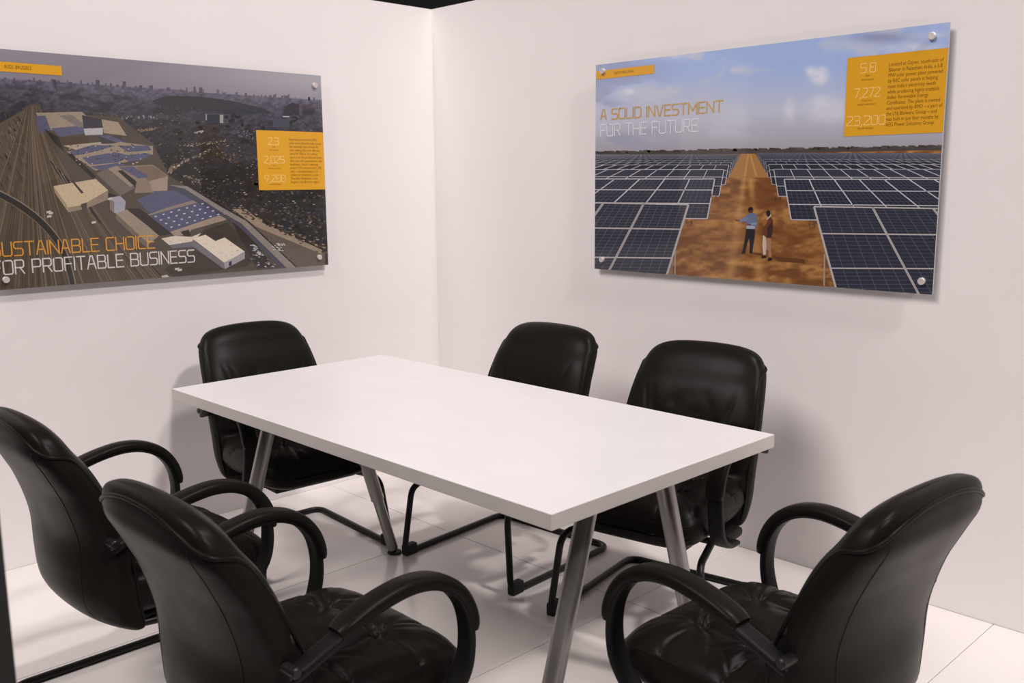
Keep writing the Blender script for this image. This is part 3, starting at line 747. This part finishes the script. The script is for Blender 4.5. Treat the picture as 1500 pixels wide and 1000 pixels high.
def strip(a, c, n, sz, cols, spread=2.0):                          # houses and verges along a street
    for q in range(n):
        t = rnd.random(); x = a[0]+(c[0]-a[0])*t+rnd.uniform(-spread, spread); y = a[1]+(c[1]-a[1])*t+rnd.uniform(-spread, spread)*0.7
        w_, h_ = rnd.uniform(0.6, 1.4)*sz, rnd.uniform(0.5, 1.0)*sz
        S.poly([(x, y), (x+w_, y-0.2*w_), (x+w_, y+h_-0.2*w_), (x, y+h_)], jit(rnd.choice(cols), 10))
STONE = [(132, 118, 100), (112, 102, 90), (150, 138, 122), (70, 64, 58)]
strip((258, 241), (310, 218), 60, 2.2, STONE); strip((268, 214), (330, 205), 40, 2.0, STONE, 3); strip((246, 252), (262, 238), 26, 3.0, [(166, 150, 128), (120, 100, 82), (84, 76, 68)], 4)
strip((176, 172), (226, 170), 46, 1.8, [(150, 150, 158), (120, 120, 128), (70, 70, 78)], 3); strip((190, 193), (224, 188), 30, 2.4, [(128, 112, 92), (112, 98, 80)], 2.5)
strip((284, 193), (304, 192), 14, 2.0, [(160, 154, 148), (120, 112, 104)], 2); strip((320, 226), (350, 232), 30, 2.2, [(128, 92, 62), (104, 78, 58), (70, 62, 56)], 8); strip((340, 190), (372, 200), 60, 1.6, [(92, 92, 104), (76, 76, 86), (110, 106, 106)], 7)
strip((270, 258), (296, 268), 26, 3.0, [(118, 106, 90), (60, 56, 50)], 3); strip((400, 300), (470, 330), 50, 2.0, [(84, 76, 66), (60, 56, 50), (100, 78, 62)], 12); strip((300, 280), (345, 310), 30, 2.4, [(70, 62, 52), (92, 82, 68)], 5)
S.up(20)
for (x0_, y0_, x1_, y1_, c_) in ((281, 168, 301, 176, (58, 58, 66)), (301, 167, 303, 176, (138, 134, 134)), (303, 168, 322, 180, (52, 53, 60)), (322, 168, 327, 180, (150, 146, 142)), (400, 174, 424, 186, (66, 68, 78)), (414, 170, 424, 171.5, (170, 170, 176))):
    S.poly([(x0_, y0_), (x1_, y0_), (x1_, y1_), (x0_, y1_)], c_)
S.up()
# railway land
YARD = [(52, 152), (60, 170), (76, 205), (110, 255), (140, 300), (170, 340), (205, 380), (250, 410), (262, 440), (-60, 440), (-60, 230), (-20, 190), (20, 168), (40, 155)]
S.poly([(52, 153), (64, 190), (105, 252), (62, 270), (30, 200), (40, 158)], (96, 84, 70)); S.poly([(40, 158), (30, 200), (62, 270), (-60, 440), (-60, 240), (0, 180)], (86, 76, 63))
S.poly([(62, 270), (105, 252), (150, 310), (210, 380), (262, 440), (-60, 440)], (80, 70, 58)); S.up()
def bez(a, c, d, n=14): return [((1-t)**2*a[0]+2*t*(1-t)*c[0]+t*t*d[0], (1-t)**2*a[1]+2*t*(1-t)*c[1]+t*t*d[1]) for t in [i/n for i in range(n+1)]]
for k in range(300):                                               # scrub and sidings west of the line
    x, y = rnd.uniform(-45, 40), rnd.uniform(165, 300); a = rnd.uniform(2, 7)
    S.line([(x, y), (x+a*0.7, y+a*1.6)], rnd.uniform(0.6, 1.8), jit(rnd.choice([(62, 56, 50), (92, 84, 74), (104, 98, 92), (48, 44, 42)]), 8))
S.up()
for k in range(64):
    u = k/63; xb = -70+338*u
    pts = bez((38+20*u, 155-1.5*u), (18+66*u, 215+30*u), (xb, 436), 16); wd = rnd.uniform(0.9, 2.6)
    col = rnd.choice([jit((100, 88, 72), 8), jit((66, 58, 50), 6), jit((80, 69, 57), 6), jit((110, 98, 83), 8), jit((72, 60, 48), 6)])
    for q in range(len(pts)-1): S.line(pts[q:q+2], wd*(0.18+0.82*((q+0.5)/16)**1.3), col)
    if k % 9 == 8: S.up()
S.up()
for k in range(16):                                                # parked trains and roofs beside the yard
    a = (74+k*3.2, 236+k*3.3); S.line([a, (a[0]+16+k*0.6, a[1]+26+k)], 1.6, jit(rnd.choice([(58, 54, 52), (110, 102, 92), (44, 42, 42)]), 6))
S.up()
arch = bez((-40, 268), (50, 300), (86, 356), 10)+bez((86, 356), (100, 380), (108, 424), 6)[1:]
S.line(arch, 9, (50, 47, 44)); S.up(); S.line([(p[0]+3.5, p[1]-3.5) for p in arch], 1.5, (128, 118, 104)); S.line([(p[0]-3.5, p[1]+3.5) for p in arch], 1.2, (104, 96, 86)); S.up()
z1p = lambda *v: [(v[i]/2.5, 50+v[i+1]/2.5) for i in range(0, len(v), 2)]
TAN, BLU, DRK, CRM, GRY = (142, 129, 112), (84, 85, 108), (46, 43, 42), (198, 188, 172), (124, 120, 116)
# ground of the works
S.poly(z1p(125, 290, 430, 300, 560, 400, 620, 520, 840, 650, 900, 690, 1080, 858, 620, 905, 400, 700, 240, 500), (78, 70, 62)); S.up()
parts = [
 (TAN, (130, 288, 300, 284, 372, 352, 175, 352)), (BLU, (132, 300, 166, 298, 186, 352, 142, 362)), (BLU, (186, 345, 296, 335, 330, 360, 222, 376)), ((112, 106, 100), (215, 298, 262, 295, 320, 340, 290, 342)),
 ((58, 56, 64), (300, 296, 372, 312, 376, 350, 306, 346)), ((150, 136, 116), (372, 312, 432, 322, 464, 372, 380, 362)), ((166, 164, 168), (306, 346, 376, 343, 376, 368, 312, 370)),
 ((74, 62, 52), (210, 376, 326, 374, 326, 404, 232, 410)), ((158, 146, 128), (232, 408, 420, 390, 470, 400, 300, 432)), (DRK, (160, 345, 215, 378, 235, 430, 200, 400)),
 ((64, 60, 60), (360, 375, 440, 372, 460, 400, 372, 402)), (BLU, (360, 372, 400, 370, 460, 396, 440, 402)),
 (TAN, (245, 430, 440, 395, 560, 410, 560, 440, 350, 500)), (BLU, (255, 430, 340, 405, 420, 408, 350, 430, 270, 445)), (BLU, (430, 408, 545, 408, 555, 425, 470, 432)),
 (BLU, (300, 452, 420, 432, 480, 445, 430, 470, 330, 478)), (BLU, (440, 445, 530, 435, 556, 440, 520, 462, 470, 466)), (BLU, (330, 485, 440, 470, 460, 478, 370, 500)),
 (DRK, (245, 440, 262, 436, 352, 520, 340, 530)), ((104, 96, 88), (352, 510, 420, 482, 500, 548, 488, 566, 440, 592)), ((140, 128, 112), (395, 492, 428, 482, 500, 544, 478, 560)), (DRK, (430, 500, 450, 498, 505, 545, 495, 560)),
 ((128, 115, 100), (430, 484, 560, 478, 616, 518, 612, 578, 492, 582, 500, 540)), ((112, 96, 82), (500, 486, 560, 482, 614, 520, 545, 540)), (BLU, (434, 488, 486, 484, 546, 522, 510, 528)), ((148, 134, 118), (546, 538, 614, 520, 612, 578, 560, 578)),
 ((184, 166, 138), (195, 556, 350, 530, 396, 572, 300, 626, 250, 634)), ((134, 120, 102), (250, 634, 300, 626, 396, 574, 394, 606, 310, 640, 250, 652)), ((150, 134, 110), (195, 556, 250, 634, 250, 652, 200, 580)), ((70, 64, 58), (296, 622, 318, 616, 318, 640, 300, 642)),
 ((66, 58, 50), (258, 535, 266, 534, 306, 580, 298, 584)), (DRK, (396, 580, 425, 590, 440, 640, 400, 640)),
 ((148, 148, 160), (400, 598, 440, 592, 460, 612, 456, 652, 418, 656)), ((120, 110, 100), (400, 598, 418, 615, 418, 656, 402, 640)),
 (TAN, (424, 656, 470, 640, 582, 738, 545, 768)), ((104, 96, 86), (424, 656, 545, 768, 545, 790, 424, 676)), ((50, 45, 42), (462, 640, 510, 638, 640, 730, 586, 738)), 
 (BLU, (500, 606, 560, 580, 690, 570, 735, 598, 610, 640, 545, 654)), ((128, 118, 106), (540, 660, 620, 632, 735, 600, 760, 612, 560, 670)), (BLU, (560, 575, 640, 572, 650, 590, 575, 600)),
 ((80, 82, 106), (545, 664, 745, 610, 824, 656, 622, 724)), ((146, 132, 116), (622, 724, 824, 656, 828, 680, 700, 716, 690, 735, 640, 738)), (DRK, (660, 724, 690, 715, 700, 735, 680, 745)),
 ((62, 56, 50), (740, 720, 830, 690, 960, 800, 900, 850, 840, 858, 640, 890, 600, 860, 705, 800)), ((50, 45, 42), (845, 680, 880, 690, 1000, 850, 940, 858)),
 (CRM, (590, 748, 640, 738, 700, 742, 736, 728, 708, 760, 620, 772)), ((100, 102, 110), (620, 772, 708, 758, 706, 778, 630, 784)),
 ((206, 196, 180), (704, 748, 752, 734, 874, 812, 820, 836)), ((206, 196, 180), (788, 758, 822, 744, 896, 796, 866, 812)), ((108, 106, 110), (704, 750, 820, 836, 820, 860, 704, 776)), ((146, 144, 148), (820, 836, 896, 797, 896, 822, 822, 860)), ((46, 46, 54), (838, 834, 848, 830, 848, 846, 838, 850)),
 ((70, 70, 84), (612, 555, 690, 566, 800, 648, 890, 700, 1050, 858, 1030, 858, 870, 700, 790, 655)), ((128, 122, 116), (618, 552, 684, 556, 822, 640, 902, 684, 1086, 856, 1052, 858, 884, 694, 800, 644, 676, 566)),
 ((92, 84, 76), (905, 680, 960, 690, 1190, 800, 1190, 850, 1092, 856)), ((140, 126, 108), (850, 640, 900, 640, 960, 690, 1180, 790, 1180, 806, 940, 706))]
def inside(p, poly):
    r = False
    for i in range(len(poly)):
        (ax, ay), (cx, cy) = poly[i], poly[i-1]
        if (ay > p[1]) != (cy > p[1]) and p[0] < (cx-ax)*(p[1]-ay)/(cy-ay)+ax: r = not r
    return r
for i, (c, q) in enumerate(parts):
    P = z1p(*q); S.poly(P, c); S.up()
    xs_, ys_ = [p[0] for p in P], [p[1] for p in P]; area = (max(xs_)-min(xs_))*(max(ys_)-min(ys_))
    e = (P[1][0]-P[0][0], P[1][1]-P[0][1]); el = math.hypot(*e) or 1; e = (e[0]/el, e[1]/el)
    for k in range(int(area/9)):                                   # roof plant, joints and weathering
        p = (rnd.uniform(min(xs_), max(xs_)), rnd.uniform(min(ys_), max(ys_))); a = rnd.uniform(0.6, 3.2)
        p2 = (p[0]+e[0]*a, p[1]+e[1]*a)
        if inside(p, P) and inside(p2, P): S.line([p, p2], rnd.uniform(0.35, 1.0), jit(tuple(v*rnd.choice([0.80, 0.88, 0.93, 1.06, 1.12]) for v in c), 6))
    S.up()
S.up(20)
for k in range(28):                                                # rooflights on the large roof
    a, b_ = (k % 7)/7+0.06, (k//7)/4+0.1; X = 545+200*a+77*b_; Y = 664-54*a+52*b_
    S.poly(z1p(X, Y, X+8, Y-2, X+10, Y+2, X+2, Y+4), (176, 176, 186))
for k in range(60):
    S.poly(z1p(*[v for p in [(250+rnd.uniform(0, 290), 400+rnd.uniform(0, 75))] for v in (p[0], p[1], p[0]+5, p[1]-1, p[0]+6, p[1]+3, p[0]+1, p[1]+4)]), jit(rnd.choice([(58, 54, 56), (160, 150, 136)]), 8))
for k in range(70):
    a = rnd.uniform(0, 1); X = 915+90*a*rnd.random()+20*(k % 4)/4; Y = 768+80*a
    S.poly(z1p(X, Y, X+7, Y+2, X+6, Y+5, X-1, Y+3), jit(rnd.choice([(190, 188, 190), (50, 54, 66), (120, 120, 128)]), 10))
for k in range(22):
    X, Y = 996+rnd.uniform(0, 45), 764+rnd.uniform(0, 28); S.poly(z1p(X, Y, X+6, Y+2, X+5, Y+4, X-1, Y+2), jit((196, 192, 190), 10))
for k in range(120):                                               # houses along the road on the right
    a = rnd.random(); X = 880+310*a+rnd.uniform(-14, 14); Y = 640+150*a+rnd.uniform(-14, 14)
    S.poly(z1p(X, Y, X+9, Y+2, X+8, Y+6, X-1, Y+4), jit(rnd.choice([(140, 126, 106), (92, 72, 58), (50, 47, 44), (60, 56, 49)]), 10))
for (X, Y) in ((170, 648), (178, 652), (172, 664), (335, 686), (640, 856), (650, 860), (395, 600)): S.poly(z1p(X, Y, X+16, Y-2, X+16, Y+6, X, Y+8), (180, 176, 170))
S.up(); S.poly(z1p(590, 885, 610, 880, 640, 905, 600, 905), (178, 170, 156)); S.build()
hL = float((S.loc(226, 345)[1]-S.loc(226, 363)[1])[0])
head(S, 'heading_word', 'SUSTAINABLE CHOICE', (0, 373), (226.5, 363), hL, 'ink_orange', 0.0050, x0=0.022)
hL = float((S.loc(284, 366)[1]-S.loc(284, 383.5)[1])[0])
head(S, 'heading_word', 'FOR PROFITABLE BUSINESS', (0, 401), (285, 383.3), hL, 'ink_white', 0.0050, x0=0.022)
t_, x0, x1, z0, z1 = yellow(S, 'tag_box', [(-60, 85.5), (90.3, 96.8), (90.3, 110.8), (-60, 100)])
xa, za = S.loc([6, 46], [102, 103])
typed('tag_lettering', ['AUDI, BRUSSELS'], float(xa[0]), z1-0.009, 0.02, 0.020, 'ink_brown', t_, float(xa[1]-xa[0]), 0.0012)
t_, x0, x1, z0, z1 = yellow(S, 'info_box', [(376, 190.3), (474, 194), (476, 277), (378.3, 278.8)])
bw, bh = x1-x0, z1-z0
info(t_, x0, z1, bw, bh, [('2.3', ['MW', 'INSTALLED'], 0.235, 0.15), ('2,025', ['MWh', 'ANNUAL OUTPUT'], 0.545, 0.29), ('9,288', ['SOLAR PANELS'], 0.86, 0.30)],
     ['Electricity produced by REC', 'solar panels directly helps power', 'the assembly lines of Audi A1', 'cars, making the most efficient', 'use of 41,000 m\u00b2 of rooftop', 'space over the production plant.',
      'Also uses self-consumption solar', 'installation. Audi is reducing', 'annual CO2 emissions by 1,300', 'tons \u2013 corresponding to 23', 'million car kilometers a year.', 'The solar installation is the', 'largest in the Brussels region.'],
     0.24, 0, 0.47, 0.50, 0.115, 0.0605, 0.115)
standoffs(S, [(460, 125), (467, 376.5), (8, 409.5), ('corner', 0)])
